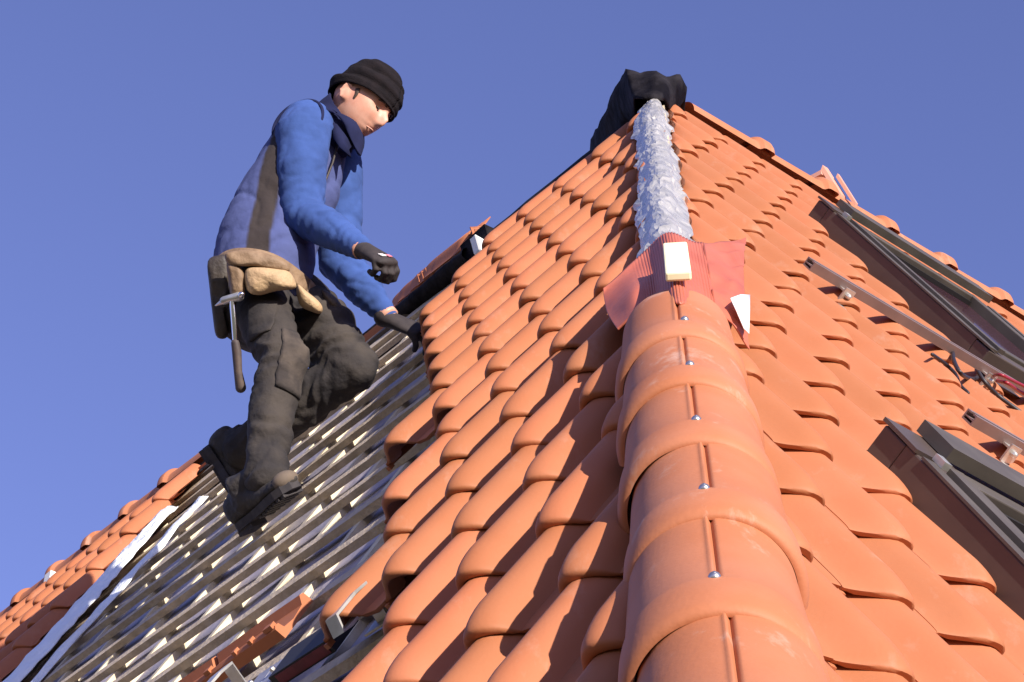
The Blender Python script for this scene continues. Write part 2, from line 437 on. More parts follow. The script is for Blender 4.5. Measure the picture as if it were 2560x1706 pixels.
for k in range(7):
    s0 = CS0 + k * CSG + .095           # lower end
    L = .395; sh = -.012 + .004 * k; A = PH(s0 - L, sh, -.004); E_ = PH(s0, sh, -.003)
    T = E_ - A
    jit = HS * rng.normal(0, .003)
    V, F = cap_mesh(A + jit, T, HN, np.linalg.norm(T), .098, .104, collar=.088, cr=.004, span=104)
    o = mk('hip_tile', V, F, 'clay_cap', house, smooth=True, angle=60)
    # screw with its washer on the crown
    b = PH(CS0 + k * CSG, .006 * 0, 0) ; top = b + HN * (.1005)
    m_ = MB().tube([top - HN * .008, top + HN * .001], .0075, n=14).tube([top, top + HN * .005], .004, n=8)
    m_.build('screw', 'screw', o, smooth=True)
def ridge_caps(n, start, T, Nn, base, label, r=.085, step=.36):
    for i in range(n):
        A = base + T * (start + i * step)
        V, F = cap_mesh(A, T, Nn, step + .05, r - .008, r, collar=.06, span=95, seam=False, cr=.02)
        o = mk('ridge_tile', V, F, 'clay_cap', house, smooth=True, angle=60); o['label'] = label
ridge_caps(22, .12, Y, np.array([0, 0, 1.]), np.array([-.01, 0, .010]), 'half round ridge tile along the sunlit ridge', step=.355)
ridge_caps(11, 2.98, -X, np.array([0, 0, 1.]), np.array([0, .03, .015]), 'half round ridge tile beyond the stripped ridge', r=.092, step=.36)

# hip batten under the caps
MB().box(PH(.3, -.02, .0), HD * 6.6, HS * .04, HN * .05).build('hip_batten', 'wood_old', house)

# ------------------------------------------------------------------ white strip of membrane at the far edge
P = []
for i in range(140):
    u = -.50 - 5.6 * i / 139; row = []
    for j in range(14):
        a = j / 13; x = -2.99 + .30 * a * min(1, .45 + i / 40) + .02 * noise.noise(Vector((u * 3, a * 2, 0)))
        hh = .0 + .028 * math.sin(a * math.pi) + .012 * noise.noise(Vector((u * 7, a * 5, 3))) + .006 * noise.noise(Vector((u * 25, a * 12, 3)))
        row.append(PL(x, u, hh))
    P.append(row)
V, F = sheet(P); o = mk('membrane_strip', V, [f[::-1] for f in F], 'white_film', None, smooth=True); thick(o, .004)
tag(o, 'long white crumpled strip of roofing film beside the far orange tiles', 'roofing film')
P = []
for i in range(90):
    u = -.72 - 3.9 * i / 89; row = []
    for j in range(6):
        a = j / 5; x = -2.52 + .09 * a + .03 * noise.noise(Vector((u * 4, a * 2, 9)))
        row.append(PL(x, u, -.022 + .016 * math.sin(a * 3.1) + .018 * noise.noise(Vector((u * 6, a * 3, 4)))))
    P.append(row)
V, F = sheet(P); o = mk('membrane_strip', V, [f[::-1] for f in F], 'white_film', None, smooth=True); thick(o, .003)
tag(o, 'thin ragged band of pale film lying on the battens near the white strip', 'roofing film')

# ------------------------------------------------------------------ foil on the hip, red roll, cream block, black cover
P = []
rf = np.random.default_rng(3)
nf, mf = 96, 24
for i in range(nf):
    s = .42 + 2.80 * i / (nf - 1); row = []
    for j in range(mf + 1):
        a = math.radians(-125 + 250 * j / mf)
        r = .037 + .004 * (s / 3) + .007 * math.exp(-(((s + .05 * math.sin(a)) % .68 - .34) / .022) ** 2)
        nz = noise.noise(Vector((s * 2.5, a * .8, 2))) * .008 - abs(noise.noise(Vector((s * 7 + a * .4, a * .6, 7)))) * .010 - abs(noise.noise(Vector((s * 16 + a * .5, a * 1.2, 9)))) * .004
        if s < .55: r *= .72 + .28 * (s - .42) / .13
        sa = math.sin(a) * (1 + .8 * max(0, abs(math.degrees(a)) - 78) / 40)
        row.append(PH(s + rf.normal(0, .004), -.028 + .012 * s / 3 + (r + nz) * sa + .012 * noise.noise(Vector((s * 1.7, 0, 3))) + rf.normal(0, .0009), .052 + (r + nz) * math.cos(a) + rf.normal(0, .0009)))
    P.append(row)
V, F = sheet(P); F = [t_ for k_, (a_, b_, c_, d_) in enumerate(F) for t_ in (((a_, b_, c_), (a_, c_, d_)) if (k_ * 7919) % 3 else ((a_, b_, d_), (b_, c_, d_)))]
o = mk('foil_wrap', V, F, 'alu', None)
tag(o, 'crinkled silver aluminium foil wrapped over the bare hip below the apex', 'foil')
# red pleated roll: a lattice of measured points, each resting on its slope or on the hip
def on_plane(px, py, N, h, O=(0, 0, 0)):
    d = ray(px, py); t = (h - (CC - np.asarray(O)) @ N) / (d @ N); return CC + t * d
LAT = [[(1508, 722, 'L', .115), (1558, 678, 'L', .105), (1618, 622, 'L', .085), (1672, 583, 'H', .105), (1738, 606, 'R', .085), (1800, 604, 'R', .105), (1864, 598, 'R', .115)],
       [(1511, 745, 'L', .105), (1566, 705, 'L', .10), (1628, 668, 'L', .08), (1682, 640, 'H', .105), (1748, 662, 'R', .085), (1812, 668, 'R', .10), (1858, 668, 'R', .10)],
       [(1520, 785, 'L', .095), (1577, 738, 'L', .10), (1634, 705, 'L', .08), (1690, 700, 'H', .104), (1758, 712, 'R', .080), (1822, 740, 'R', .09), (1862, 765, 'R', .09)],
       [(1545, 824, 'L', .085), (1590, 775, 'L', .09), (1640, 755, 'L', .07), (1698, 760, 'H', .098), (1768, 770, 'R', .070), (1832, 812, 'R', .075), (1873, 872, 'R', .062)]]
def lpt(q):
    x, y, k_, h = q
    return on_plane(x, y, {'L': NL, 'R': NR, 'H': HN}[k_], h)
CT = np.array([[lpt(q) for q in r] for r in LAT])
def crom(pts, t):
    n = len(pts) - 1; i = min(int(t * n), n - 1); f = t * n - i
    p0 = pts[i - 1] if i > 0 else 2 * pts[0] - pts[1]; p1 = pts[i]; p2 = pts[i + 1]; p3 = pts[i + 2] if i + 2 <= n else 2 * pts[n] - pts[n - 1]
    return .5 * (2 * p1 + (p2 - p0) * f + (2 * p0 - 5 * p1 + 4 * p2 - p3) * f * f + (3 * p1 - p0 - 3 * p2 + p3) * f ** 3)
P = []; nb, na = 30, 240
for i in range(nb + 1):
    b = i / nb; row = []
    for j in range(na + 1):
        a = j / na; p = crom([crom(CT[:, m_], b) for m_ in range(7)], a)
        nrm = HN
        if a < .72: p = p + nrm * (.0011 * math.sin(a * 330) * min(1, max(0, (a - .22) * 10)) + .007 * noise.noise(Vector((a * 5, b * 2.5, 8))) * min(1, max(0, (.5 - a) * 4)))
        else: p = p + nrm * (.0065 * math.sin(b * 46 - a * 10 + 2 * math.sin(b * 7)) * min(1, (a - .72) * 5) * (1.1 - b * .7) + .014 * noise.noise(Vector((a * 5, b * 9, 1))))
        row.append(p)
    P.append(row)
V, F = sheet(P); o = mk('hip_roll', V, F, 'red_film', None, smooth=True); thick(o, .003)
tag(o, 'glossy red pleated hip roll with flared wings above the topmost hip tile', 'roof flashing')
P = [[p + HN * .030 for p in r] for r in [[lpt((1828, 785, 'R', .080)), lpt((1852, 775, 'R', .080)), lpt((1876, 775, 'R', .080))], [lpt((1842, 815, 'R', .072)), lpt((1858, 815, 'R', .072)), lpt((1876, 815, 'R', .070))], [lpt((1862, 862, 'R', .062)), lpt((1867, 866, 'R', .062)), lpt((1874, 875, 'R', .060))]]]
V, F = sheet(P); fo = mk('glare_tip', V, F, 'white_plastic', None, smooth=True); thick(fo, .002); fo.parent = o; fo.location = Vector(fo.location) - o.location  # sun glare on the roll's lower right corner, put in as a white piece
o = MB().box(PH(3.47, -.027, .112), HD * .30, HS * .048, HN * .018).build('wood_block', 'wood_cream', None)
tag(o, 'short cream coloured timber block lying on the red hip roll', 'wood block')
bv = o.modifiers.new('b', 'BEVEL'); bv.width = .004; bv.segments = 2

# black cover at the apex: draped sheet over ridge and hip ends
ta = 7.15
def ap(px, py, dt=0): return at(px, py, ta + dt)
prof_f = [(1478, 352, .75), (1500, 305, .45), (1520, 262, .3), (1545, 210, .15), (1564, 168, 0), (1600, 186, -.05), (1640, 176, -.1), (1665, 186, -.1), (1700, 192, -.05), (1716, 215, 0), (1712, 246, 0), (1694, 254, 0), (1700, 278, .1), (1722, 296, .2), (1748, 316, .35)]
prof_i = [(1560, 380, .5), (1585, 335, .25), (1590, 300, .05), (1588, 270, -.1), (1585, 245, -.25), (1608, 242, -.32), (1632, 240, -.34), (1652, 245, -.34), (1664, 262, -.25), (1672, 280, -.15), (1676, 292, -.1), (1680, 300, -.05), (1686, 312, .05), (1700, 322, .12), (1724, 328, .25)]
P = []
back = [ap(x, y, t) + np.array([-.20, .16, -.02]) for x, y, t in prof_f]
fr = [ap(x, y, t) for x, y, t in prof_f]; inn = [ap(x, y, t) for x, y, t in prof_i]
def lerp(a, b, t): return [p * (1 - t) + q * t for p, q in zip(a, b)]
rows = [[b + np.array([-.02, .02, -.12]) for b in back], back, lerp(back, fr, .5), fr, lerp(fr, inn, .33), lerp(fr, inn, .66), inn]
def dens(r):
    out = []
    for a, b in zip(r[:-1], r[1:]):
        for t in (0, .25, .5, .75): out.append(a * (1 - t) + b * t)
    out.append(r[-1]); return out
rows = [dens(r) for r in rows]
rows2 = []
for a, b in zip(rows[:-1], rows[1:]):
    for t in (0, .34, .67): rows2.append([p * (1 - t) + q * t for p, q in zip(a, b)])
rows2.append(rows[-1])
P = [[p + np.array([1, -1, .3]) * .012 * noise.noise(Vector(p * 9)) + np.array([0, 0, 1]) * .010 * noise.noise(Vector(p * 17)) for p in r] for r in rows2]
V, F = sheet(P); o = mk('apex_cover', V, F, 'black_film', None, smooth=True); thick(o, .006)
tag(o, 'black rubbery cover sheet folded over the roof apex above the silver foil', 'cover sheet')

# ------------------------------------------------------------------ roof windows (parts of the house)
def roof_window(y0, y1, u0, u1, label):
    """y0..y1 across, u1 top, u0 bottom"""
    B = lambda m_, ya, yb, ua, ub, ha, hb: m_.box(PR(ya, ua, ha + (WH if ha > -.05 else 0)), Y * (yb - ya), UR * (ub - ua), NR * (hb - ha + (0 if ha > -.05 else WH)))
    t = .075
    fr_ = MB(); B(fr_, y0, y0 + t, u0 + t, u1 - t, -.06, .092); B(fr_, y1 - t, y1, u0 + t, u1 - t, -.06, .092)
    B(fr_, y0, y1, u0, u0 + t, -.06, .088); B(fr_, y0, y1, u1 - t, u1, -.06, .090)
    w_ = fr_.build('roof_window', 'frame_brown', house); w_['label'] = label
    bv = w_.modifiers.new('b', 'BEVEL'); bv.width = .004; bv.segments = 2
    # cover strips
    cv = MB(); B(cv, y0 - .004, y0 + .03, u0, u1 - .13, .0925, .098); cv.build('cover_strip', 'frame_grey', w_)
    B(MB(), 0, 1, 0, 1, 0, 1); cv = MB(); B(cv, y0 + .045, y0 + t - .004, u0 + .02, u1 - .15, .0925, .106); cv.build('cover_strip', 'frame_grey', w_)
    cv = MB(); B(cv, y1 - .03, y1 + .004, u0, u1 - .13, .0925, .098); cv.build('cover_strip', 'frame_grey', w_)
    hd = MB(); B(hd, y0 - .006, y0 + .10, u1 - .11, u1 + .006, .0925, .100)
    hd.build('corner_cap', 'frame_brown', w_)
    ho = MB(); B(ho, y0 + .085, y1 + .01, u1 - .085, u1 + .02, .102, .128); ho.build('hood', 'frame_grey', w_)
    sa = MB(); B(sa, y0 + .078, y0 + .125, u0 + .078, u1 - .10, .03, .100); B(sa, y1 - .125, y1 - .078, u0 + .078, u1 - .10, .03, .100)
    B(sa, y0 + .126, y1 - .126, u0 + .078, u0 + .125, .03, .099); B(sa, y0 + .126, y1 - .126, u1 - .15, u1 - .10, .03, .099)
    ob = sa.build('sash', 'frame_grey', w_)
    bv = ob.modifiers.new('b', 'BEVEL'); bv.width = .003; bv.segments = 2
    B(MB(), 0, 1, 0, 1, 0, 1)
    gl = MB(); B(gl, y0 + .126, y1 - .126, u0 + .126, u1 - .151, .058, .066); gl.build('glass', 'glass', w_)
    gk = MB(); B(gk, y0 + .1265, y0 + .136, u0 + .127, u1 - .152, .0665, .082); B(gk, y0 + .14, y1 - .127, u1 - .162, u1 - .152, .0665, .082)
    gk.build('gasket', 'gasket', w_)
    lt = MB(); B(lt, y0 + .028, y0 + .046, u1 - .150, u1 - .118, .0985, .112); lt.build('catch', 'zinc', w_)
    # apron of the flashing under the lower edge
    ap_ = MB(); B(ap_, y0 - .05, y1 + .05, u0 - .16, u0 - .004, .03, .036); ap_.build('apron', 'frame_brown', w_)
roof_window(*[WIN[0][i] for i in (0, 1, 2, 3)], 'brown framed roof window just under the sunlit ridge')
roof_window(*[WIN[1][i] for i in (0, 1, 2, 3)], 'brown framed roof window low on the sunlit slope')

# ------------------------------------------------------------------ solar mounting rails
def rail(u, y0, y1, label, clamps):
    e = empty('mounting_rail', PR(y0, u, .07), label, 'mounting rail', 'solar mounting rails on the sunlit slope')
    m_ = MB(); h0, h1 = .064, .090
    for (a, b, ha, hb) in ((0, .040, h0, h0 + .004), (0, .004, h0 + .004, h1), (.036, .040, h0 + .004, h1), (.004, .014, h1 - .004, h1), (.026, .036, h1 - .004, h1), (.004, .036, .074, .077)):
        m_.box(PR(y0, u - .02 + a, ha), Y * (y1 - y0), UR * (b - a), NR * (hb - ha))
    m_.build('profile', 'alu_rail', e)
    for y in clamps:
        q = MB(); q.box(PR(y, u - .050, .03), Y * .035, UR * .006, NR * .05); q.box(PR(y, u - .044, .066), Y * .035, UR * .024, NR * .005)
        q.box(PR(y, u - .09, .028), Y * .035, UR * .046, NR * .006); q.tube([PR(y + .017, u - .056, .062), PR(y + .017, u - .040, .062)], .008, n=8)
        q.build('hook', 'zinc', e)
    return e
rail(-2.160, -.63, 3.4, 'long aluminium mounting rail running below the upper roof window', (-.52, .06, .95, 1.8, 2.6))
rail(-3.000, -.64, 3.0, 'shorter looking aluminium rail above the lower roof window, at the picture edge', (-.53, .3, 1.2, 2.1))
# connector block and cables hanging at the rail
def cable(pts, r, m_, label):
    pts = [np.asarray(p) for p in pts]; out = []
    for i in range(len(pts) - 1):
        p0 = pts[max(i - 1, 0)]; p1 = pts[i]; p2 = pts[i + 1]; p3 = pts[min(i + 2, len(pts) - 1)]
        for t in np.linspace(0, 1, 7)[:-1]:
            out.append(.5 * ((2 * p1) + (-p0 + p2) * t + (2 * p0 - 5 * p1 + 4 * p2 - p3) * t * t + (-p0 + 3 * p1 - 3 * p2 + p3) * t ** 3))
    out.append(pts[-1]); o = MB().tube(out, r, n=8).build('cable', m_, None, smooth=True); return tag(o, label, 'cable', 'loose solar cables by the rail')
def r4(x, y, h=.07):
    px, py = 1960 + x / 2.24, 400 + y / 2.24; d = ray(px, py); t = (h - CC @ NR) / (d @ NR); return CC + t * d
cable([r4(945, 1060), r4(950, 1120), r4(985, 1190), r4(1040, 1225, .05), r4(1085, 1215, .05), r4(1095, 1150)], .006, 'cable_black', 'black cable looping below the middle of the upper rail')
cable([r4(830, 1090), r4(900, 1140, .05), r4(960, 1200, .045), r4(985, 1260, .045), r4(1030, 1305, .045)], .005, 'cable_black', 'thin black cable trailing from the rail hook onto the tiles')
cable([r4(1090, 1190), r4(1130, 1250, .06), r4(1200, 1320, .05), r4(1280, 1380, .05), r4(1344, 1425, .05), r4(1400, 1450, .05)], .006, 'cable_black', 'long dark cable running down towards the lower rail')
cable([r4(1140, 1195), r4(1190, 1235), r4(1250, 1250, .09), r4(1310, 1290, .08), r4(1380, 1330, .08)], .005, 'cable_red', 'red cable lying along the lower side of the upper rail')
cable([r4(1165, 1210), r4(1215, 1205, .1), r4(1290, 1240, .1), r4(1390, 1290, .1)], .0045, 'cable_red', 'second red cable, tucked against the rail above the first')
e = empty('connector', r4(860, 960), 'black plug connectors strapped to the upper rail where the cables start', 'connector')
q = MB(); q.box(PR(.33, -2.20, .102), Y * .34, UR * .05, NR * .03); q.build('plug_body', 'cable_black', e)
q = MB(); q.box(PR(.70, -2.20, .102), Y * .16, UR * .035, NR * .022); q.box(PR(.90, -2.195, .102), Y * .25, UR * .03, NR * .025); q.build('plug_body', 'navy', e)
# roof step on the sunlit ridge
e = empty('roof_step', at(2050, 470, 8.0), 'small triangular steel roof step standing on the sunlit ridge', 'roof step')
A, B_, C_ = at(1983, 462, 7.85), at(2052, 425, 7.8), at(2098, 498, 7.75)
MB().box(A, (B_ - A), np.array([0, .03, 0]), np.array([0, 0, -.022])).build('bar', 'steel_red', e)
MB().box(B_, (C_ - B_), np.array([0, .03, 0]), np.array([.012, 0, .018])).build('bar', 'steel_red', e)
MB().box(B_ + np.array([.03, .05, -.03]), (C_ - B_), np.array([0, .012, 0]), np.array([.010, 0, .012])).build('brace', 'steel_red', e)

# ------------------------------------------------------------------ things on the left slope
def l_at(px, py, h=.0):
    d = ray(px, py); t = (h - CC @ NL) / (d @ NL); return CC + t * d
def one_tile(name, origin, ax, au, an, label, group=None, dark=False):
    V = origin + TV[:, 0:1] * ax + TV[:, 1:2] * au + TV[:, 2:3] * an
    o = mk(name, V, TF, 'clay_dark' if dark else 'clay', None, smooth=True, angle=50); thick(o, -.004)
    return tag(o, label, 'roof tile', group)
# two loose tiles lying across the battens near the lower edge
def edge_tile(x, u, yaw, label):
    ax = X * math.cos(yaw) + UL * math.sin(yaw); au = -X * math.sin(yaw) + UL * math.cos(yaw); o_ = PL(x, u, -.03); m_ = MB()
    P = []
    for i in range(13):
        a = i / 12; row = []
        for q, (dv, h) in enumerate([(0, 0), (-.004, .030), (.004, .036), (.016, .034), (.022, .018), (.06, .012), (.11, .016), (.125, .034), (.14, .030), (.145, 0)]):
            row.append(o_ + ax * (.325 * a) + au * dv + NL * (h + .002 * math.sin(a * 3)))
        P.append(row)
    V, F = sheet(P); m_.add(V, F); n0 = 10
    m_.add([P[-1][k_] for k_ in range(10)], [tuple(range(10))]); m_.add([P[0][k_] for k_ in range(10)], [tuple(range(10))[::-1]])
    for a, w_ in ((.06, .02), (.17, .012), (.23, .012), (.29, .03)): m_.box(o_ + ax * a + au * -.003 + NL * .034, ax * w_, au * .018, NL * .010)
    return tag(m_.build('roof_tile', 'clay'), label, 'roof tile')
edge_tile(.08, -3.475, .06, 'loose orange tile lying across the lower battens beside the dark red block')
edge_tile(-.26, -3.50, .05, 'second loose orange tile, lower left and touching the other loose tile')
# dark red block
e = empty('batten_block', PL(.76, -3.8, -.02), 'dark maroon faced block wedged between battens below the steel hook', 'block')
MB().box(PL(.64, -3.77, -.03), X * .20, UL * .10, NL * .03).build('block_body', 'gasket', e)
MB().box(PL(.66, -3.7725, -.026), X * .17, UL * .0022, NL * .022).build('block_face', 'maroon', e)
# roof hooks
def flat_bar(pts, wdt, wv, m_, name, parent, th=.006):
    P = [];
    for p in pts: P.append([p, p + wv * wdt])
    V, F = sheet(P); o = mk(name, V, F, m_, parent); thick(o, th); return o
def hook(x, u, lab):
    e = empty('roof_hook', PL(x, u, 0), lab, 'roof hook', 'steel roof hooks among the battens')
    pts = [PL(x - .03, u + .14, -.028), PL(x - .03, u + .05, -.026), PL(x - .005, u + .045, .055), PL(x, u + .0, .062), PL(x, u - .07, .064), PL(x, u - .085, .035), PL(x + .0, u - .06, .03), PL(x, u - .0, .028)]
    flat_bar(pts, .034, X, 'zinc', 'hook_arm', e)
    q = MB().box(PL(x - .06, u + .03, -.030), X * .12, UL * .12, NL * .005); q.build('base_plate', 'zinc', e)
    for dx in (-.04, .04): MB().tube([PL(x + dx, u + .10, -.026), PL(x + dx, u + .10, -.018)], .007, n=8).build('screw', 'screw', e)
hook(1.02, -3.83, 'bent zinc steel roof hook at the edge of the laid tiles')
hook(.50, -3.76, 'small steel roof hook at the bottom edge beside the loose tiles')

# ------------------------------------------------------------------ tiles and boxes stacked on the ridge
def stack(px, py, t, n, labels, tilt):
    for i in range(n):
        o_ = at(px + i * 13, py + i * 9 * -1, t)
        ax = X * .2 + Y * .1; ax = ax / np.linalg.norm(ax)
        au = np.array([.62, .1, .78]); au /= np.linalg.norm(au)
        an = np.cross(ax, au)
        if abs(np.linalg.norm(an)) < .2: an = Y
        an = an / np.linalg.norm(an)
        one_tile('roof_tile', o_, au, ax, -an, labels[i], 'tiles stacked on edge on the ridge')
# long tray shape made of stacked tiles, seen from below: each tile is its own object
rdir = at(1200, 575, 7.75) - at(985, 770, 8.35); Lr = np.linalg.norm(rdir); rdir /= Lr
up_ = np.array([0, 0, 1.]) - rdir * rdir[2]; up_ /= np.linalg.norm(up_); sd = np.cross(rdir, up_)
ord_ = ['lowest', 'second', 'third', 'fourth', 'fifth', 'sixth', 'uppermost']
for i in range(7):
    o_ = at(985, 768, 8.35) + rdir * ((Lr - .40) * i / 6) + up_ * (-.02 + .006 * (i % 2))
    vd = o_ - CC; vd = vd - rdir * (vd @ rdir); vd /= np.linalg.norm(vd); ac = vd * .97 + up_ * .22; ac /= np.linalg.norm(ac); an = np.cross(ac, rdir); an = an if an[2] > 0 else -an
    one_tile('roof_tile', o_ + ac * .07, ac, rdir, an * .4, '%s of the tiles laid in a slanting row on the ridge by the gloved hand' % ord_[i], 'tiles laid out along the bare ridge')
for j, (px, py, tt) in enumerate([(1062, 712, 8.15), (1072, 704, 8.13), (1082, 696, 8.11), (1196, 594, 7.8), (1207, 600, 7.78), (1217, 606, 7.76)]):
    o_ = at(px, py, tt); au = (up_ * .9 - rdir * .45); au /= np.linalg.norm(au); an = np.cross(-sd, au)
    V = o_ + TV[:, 0:1] * .38 * -sd + TV[:, 1:2] * .20 * au + TV[:, 2:3] * .2 * an
    o = mk('roof_tile', V, TF, 'clay', None, smooth=True, angle=50); thick(o, .004)
    tag(o, '%s of three cut tiles standing on edge at the %s end of the ridge row' % (['first', 'middle', 'last'][j % 3], 'lower' if j < 3 else 'upper, white block'), 'roof tile', 'cut tiles standing on the ridge')
# dark wrapped beam under them, white insulation block at its end
a0_ = at(990, 800, 8.2); a1_ = at(1180, 640, 7.7)
P = []
for i in range(30):
    p = a0_ + (a1_ - a0_) * i / 29; row = []
    for j in range(13):
        an_ = 2 * math.pi * j / 12; row.append(p + (up_ * math.cos(an_) * .032 + sd * math.sin(an_) * .05) * (1 + .15 * noise.noise(Vector((i * .4, j * .6, 0)))))
    P.append(row)
V, F = sheet(P); o = mk('wrapped_beam', V, F, 'black_film', None, smooth=True)
tag(o, 'beam wrapped in black membrane under the row of tiles on the ridge', 'beam')
bw_ = at(1172, 597, 7.62); bx_ = at(1228, 630, 7.62) - bw_; by_ = at(1184, 640, 7.60) - bw_
o = MB().box(bw_, bx_, by_, -rdir * -.05).build('insulation_block', 'white_plastic', None)
tag(o, 'bright white insulation block at the upper end of the wrapped beam', 'insulation block')
o.modifiers.new('b', 'BEVEL').width = .006
b2 = MB().box(at(1150, 615, 7.75), at(1235, 655, 7.7) - at(1150, 615, 7.75), at(1165, 668, 7.7) - at(1150, 615, 7.75), rdir * .2).build('membrane_bundle', 'black_film', None)
tag(b2, 'bundled black membrane right behind the white insulation block', 'membrane')
# small pale block on the far ridge
e = tag(MB().box(at(108, 1462, 9.75), X * .06, Y * .05, np.array([0, 0, 1.]) * .055).build('insulation_block', 'white_plastic', None), 'small white block stuck on the far ridge between orange ridge tiles', 'insulation block')


# ------------------------------------------------------------------ the roofer
FW = np.array([.90, .44, 0]); FW /= np.linalg.norm(FW); LT = np.array([-FW[1], FW[0], 0]); ZZ = np.array([0, 0, 1.])
J = dict(ankleR=at(668, 1180, 6.10), kneeR=at(706, 905, 6.33), hipR=at(640, 735, 6.62), hipL=at(700, 800, 6.78), kneeL=at(880, 922, 6.49), ankleL=at(602, 1125, 6.62),
         shR=at(762, 318, 6.92), elR=at(762, 540, 6.72), wrR=at(900, 620, 6.52), shL=at(842, 425, 7.14), elL=at(852, 662, 7.0), wrL=at(968, 788, 6.88),
         pelv=at(662, 752, 6.70), waist=at(668, 650, 6.77), chest=at(748, 455, 6.94), upper=at(790, 350, 7.02), neck=at(828, 302, 7.04), head=at(901, 264, 7.03))
man = empty('person', (J['ankleR'][0], J['ankleR'][1], J['ankleR'][2] - .1), 'roofer in blue fleece and black beanie kneeling and stepping on the bare battens', 'person')
# head frame: face tilted down along the ridge
tilt = math.radians(40); HF = FW * math.cos(tilt) - ZZ * math.sin(tilt); HU = ZZ * math.cos(tilt) + FW * math.sin(tilt)
yaw = math.radians(7); HF, HLt = HF * math.cos(yaw) + LT * math.sin(yaw), LT * math.cos(yaw) - HF * math.sin(yaw)
HC = J['head']
HSC = 1.18
def hp(f, l, u): return HC + (HF * f + HLt * l + HU * u) * HSC
def head_mesh():
    n, m_ = 72, 54; V = []; F = []
    def gs(x, s0): return math.exp(-x * x / (2 * s0 * s0))
    for i in range(m_ + 1):
        ph = math.pi * i / m_; uu = math.cos(ph)
        for j in range(n):
            a = 2 * math.pi * j / n; fx = math.sin(ph) * math.cos(a); lx = math.sin(ph) * math.sin(a)
            # skull
            f, l, u = fx * .098, lx * .078, uu * .115
            if u < 0:
                f *= 1 - .10 * min(1, -u / .1); l *= 1 - .30 * min(1, -u / .115) ** 1.4
                if f < 0: f *= 1 - .35 * min(1, -u / .115)
            if u < -.02 and f > 0: f += .010 * min(1, (-u - .02) / .05)
            if f > .02:
                fr = min(1, (f - .02) / .04)
                f += fr * (.023 * gs(l, .0085) * gs(u + .022, .014) + .016 * gs(l, .007) * gs(u + .004, .014) + .010 * gs(l, .012) * gs(u + .034, .006))
                f += fr * (.007 * gs(u - .026, .008) * gs(l, .04) - .011 * gs(abs(l) - .029, .012) * gs(u - .008, .010))
                f += fr * (.006 * gs(abs(l) - .03, .014) * gs(u + .02, .014))
                f += fr * (.007 * gs(l, .020) * gs(u + .053, .005) + .006 * gs(l, .018) * gs(u + .066, .005) - .004 * gs(l, .022) * gs(u + .0595, .0025))
                f += fr * .010 * gs(l, .018) * gs(u + .096, .013)
            V.append(hp(f, l, u))
    for i in range(m_):
        for j in range(n): F.append((i * n + j, (i + 1) * n + j, (i + 1) * n + (j + 1) % n, i * n + (j + 1) % n))
    return V, F
b = MB(); V, F = head_mesh(); b.add(V, F)
b.tube([J['neck'] - FW * .0 - ZZ * .04, J['neck'] + ZZ * .03 + FW * .02, hp(-.015, 0, -.06)], [.062, .058, .056], n=18)
# ears
for sd_ in (-1, 1):
    e0 = hp(-.008, sd_ * .076, -.012)
    b.ball(e0, [HU * .033 + HF * -.006, HF * .019, HLt * sd_ * .010 - HF * .004], n=14)
    b.tube([e0 + HLt * sd_ * .008 + HU * .028 + HF * .006, e0 + HLt * sd_ * .014 + HU * .026 - HF * .012, e0 + HLt * sd_ * .013 - HU * .004 - HF * .017, e0 + HLt * sd_ * .007 - HU * .027 - HF * .004], .0055, n=8)
# forearm skin between cuff and glove, joined to one body through the arms and legs (all under the clothes)
b.tube([J['neck'] - ZZ * .03, J['upper'], J['chest'], J['waist'], J['pelv']], [(.08, .08), (.10, .15), (.11, .15), (.10, .14), (.10, .14)], n=20, hint=FW)
for a_, e_, w_ in (('shR', 'elR', 'wrR'), ('shL', 'elL', 'wrL')):
    b.tube([J['upper'], J[a_], J[e_], J[e_] * .35 + J[w_] * .65, J[w_] + (J[w_] - J[e_]) * .06], [.06, .055, .042, .034, .029], n=14)
for a_, e_, w_ in (('hipR', 'kneeR', 'ankleR'), ('hipL', 'kneeL', 'ankleL')):
    b.tube([J['pelv'], J[a_], J[e_], J[w_]], [.08, .075, .05, .042], n=14)
body = b.build('body', 'skin', man); remesh(body, .0055, 2); bake(body)
# eyes, brows
for sd_ in (-1, 1):
    q = MB().ball(hp(.0835, sd_ * .029, .004), [HF * .0095, HLt * .0085, HU * .0030], n=14).build('eye', 'hair', man, smooth=True)
    q2 = MB().ball(hp(.0925, sd_ * .029, .002), [HF * .0035, HLt * .0055, HU * .0035], n=10).build('pupil', 'leather_dark', q, smooth=True)
    MB().tube([hp(.097, sd_ * .012, .024), hp(.099, sd_ * .03, .028), hp(.086, sd_ * .046, .022)], [.0035, .0045, .003], n=8).build('eyebrow', 'hair', man, smooth=True)
m_ = MB().tube([hp(.076, -.020, -.0595), hp(.099, -.009, -.0585), hp(.1025, 0, -.0575), hp(.099, .009, -.0585), hp(.076, .020, -.0595)], .0022, n=6).build('mouth', 'steel_red', man, smooth=True)
MB().tube([hp(.02, -.077, .012), hp(.028, -.0755, -.004), hp(.028, -.073, -.018)], [(.010, .003), (.008, .003), (.005, .002)], n=8, hint=HF).build('hair', 'hair', man, smooth=True)
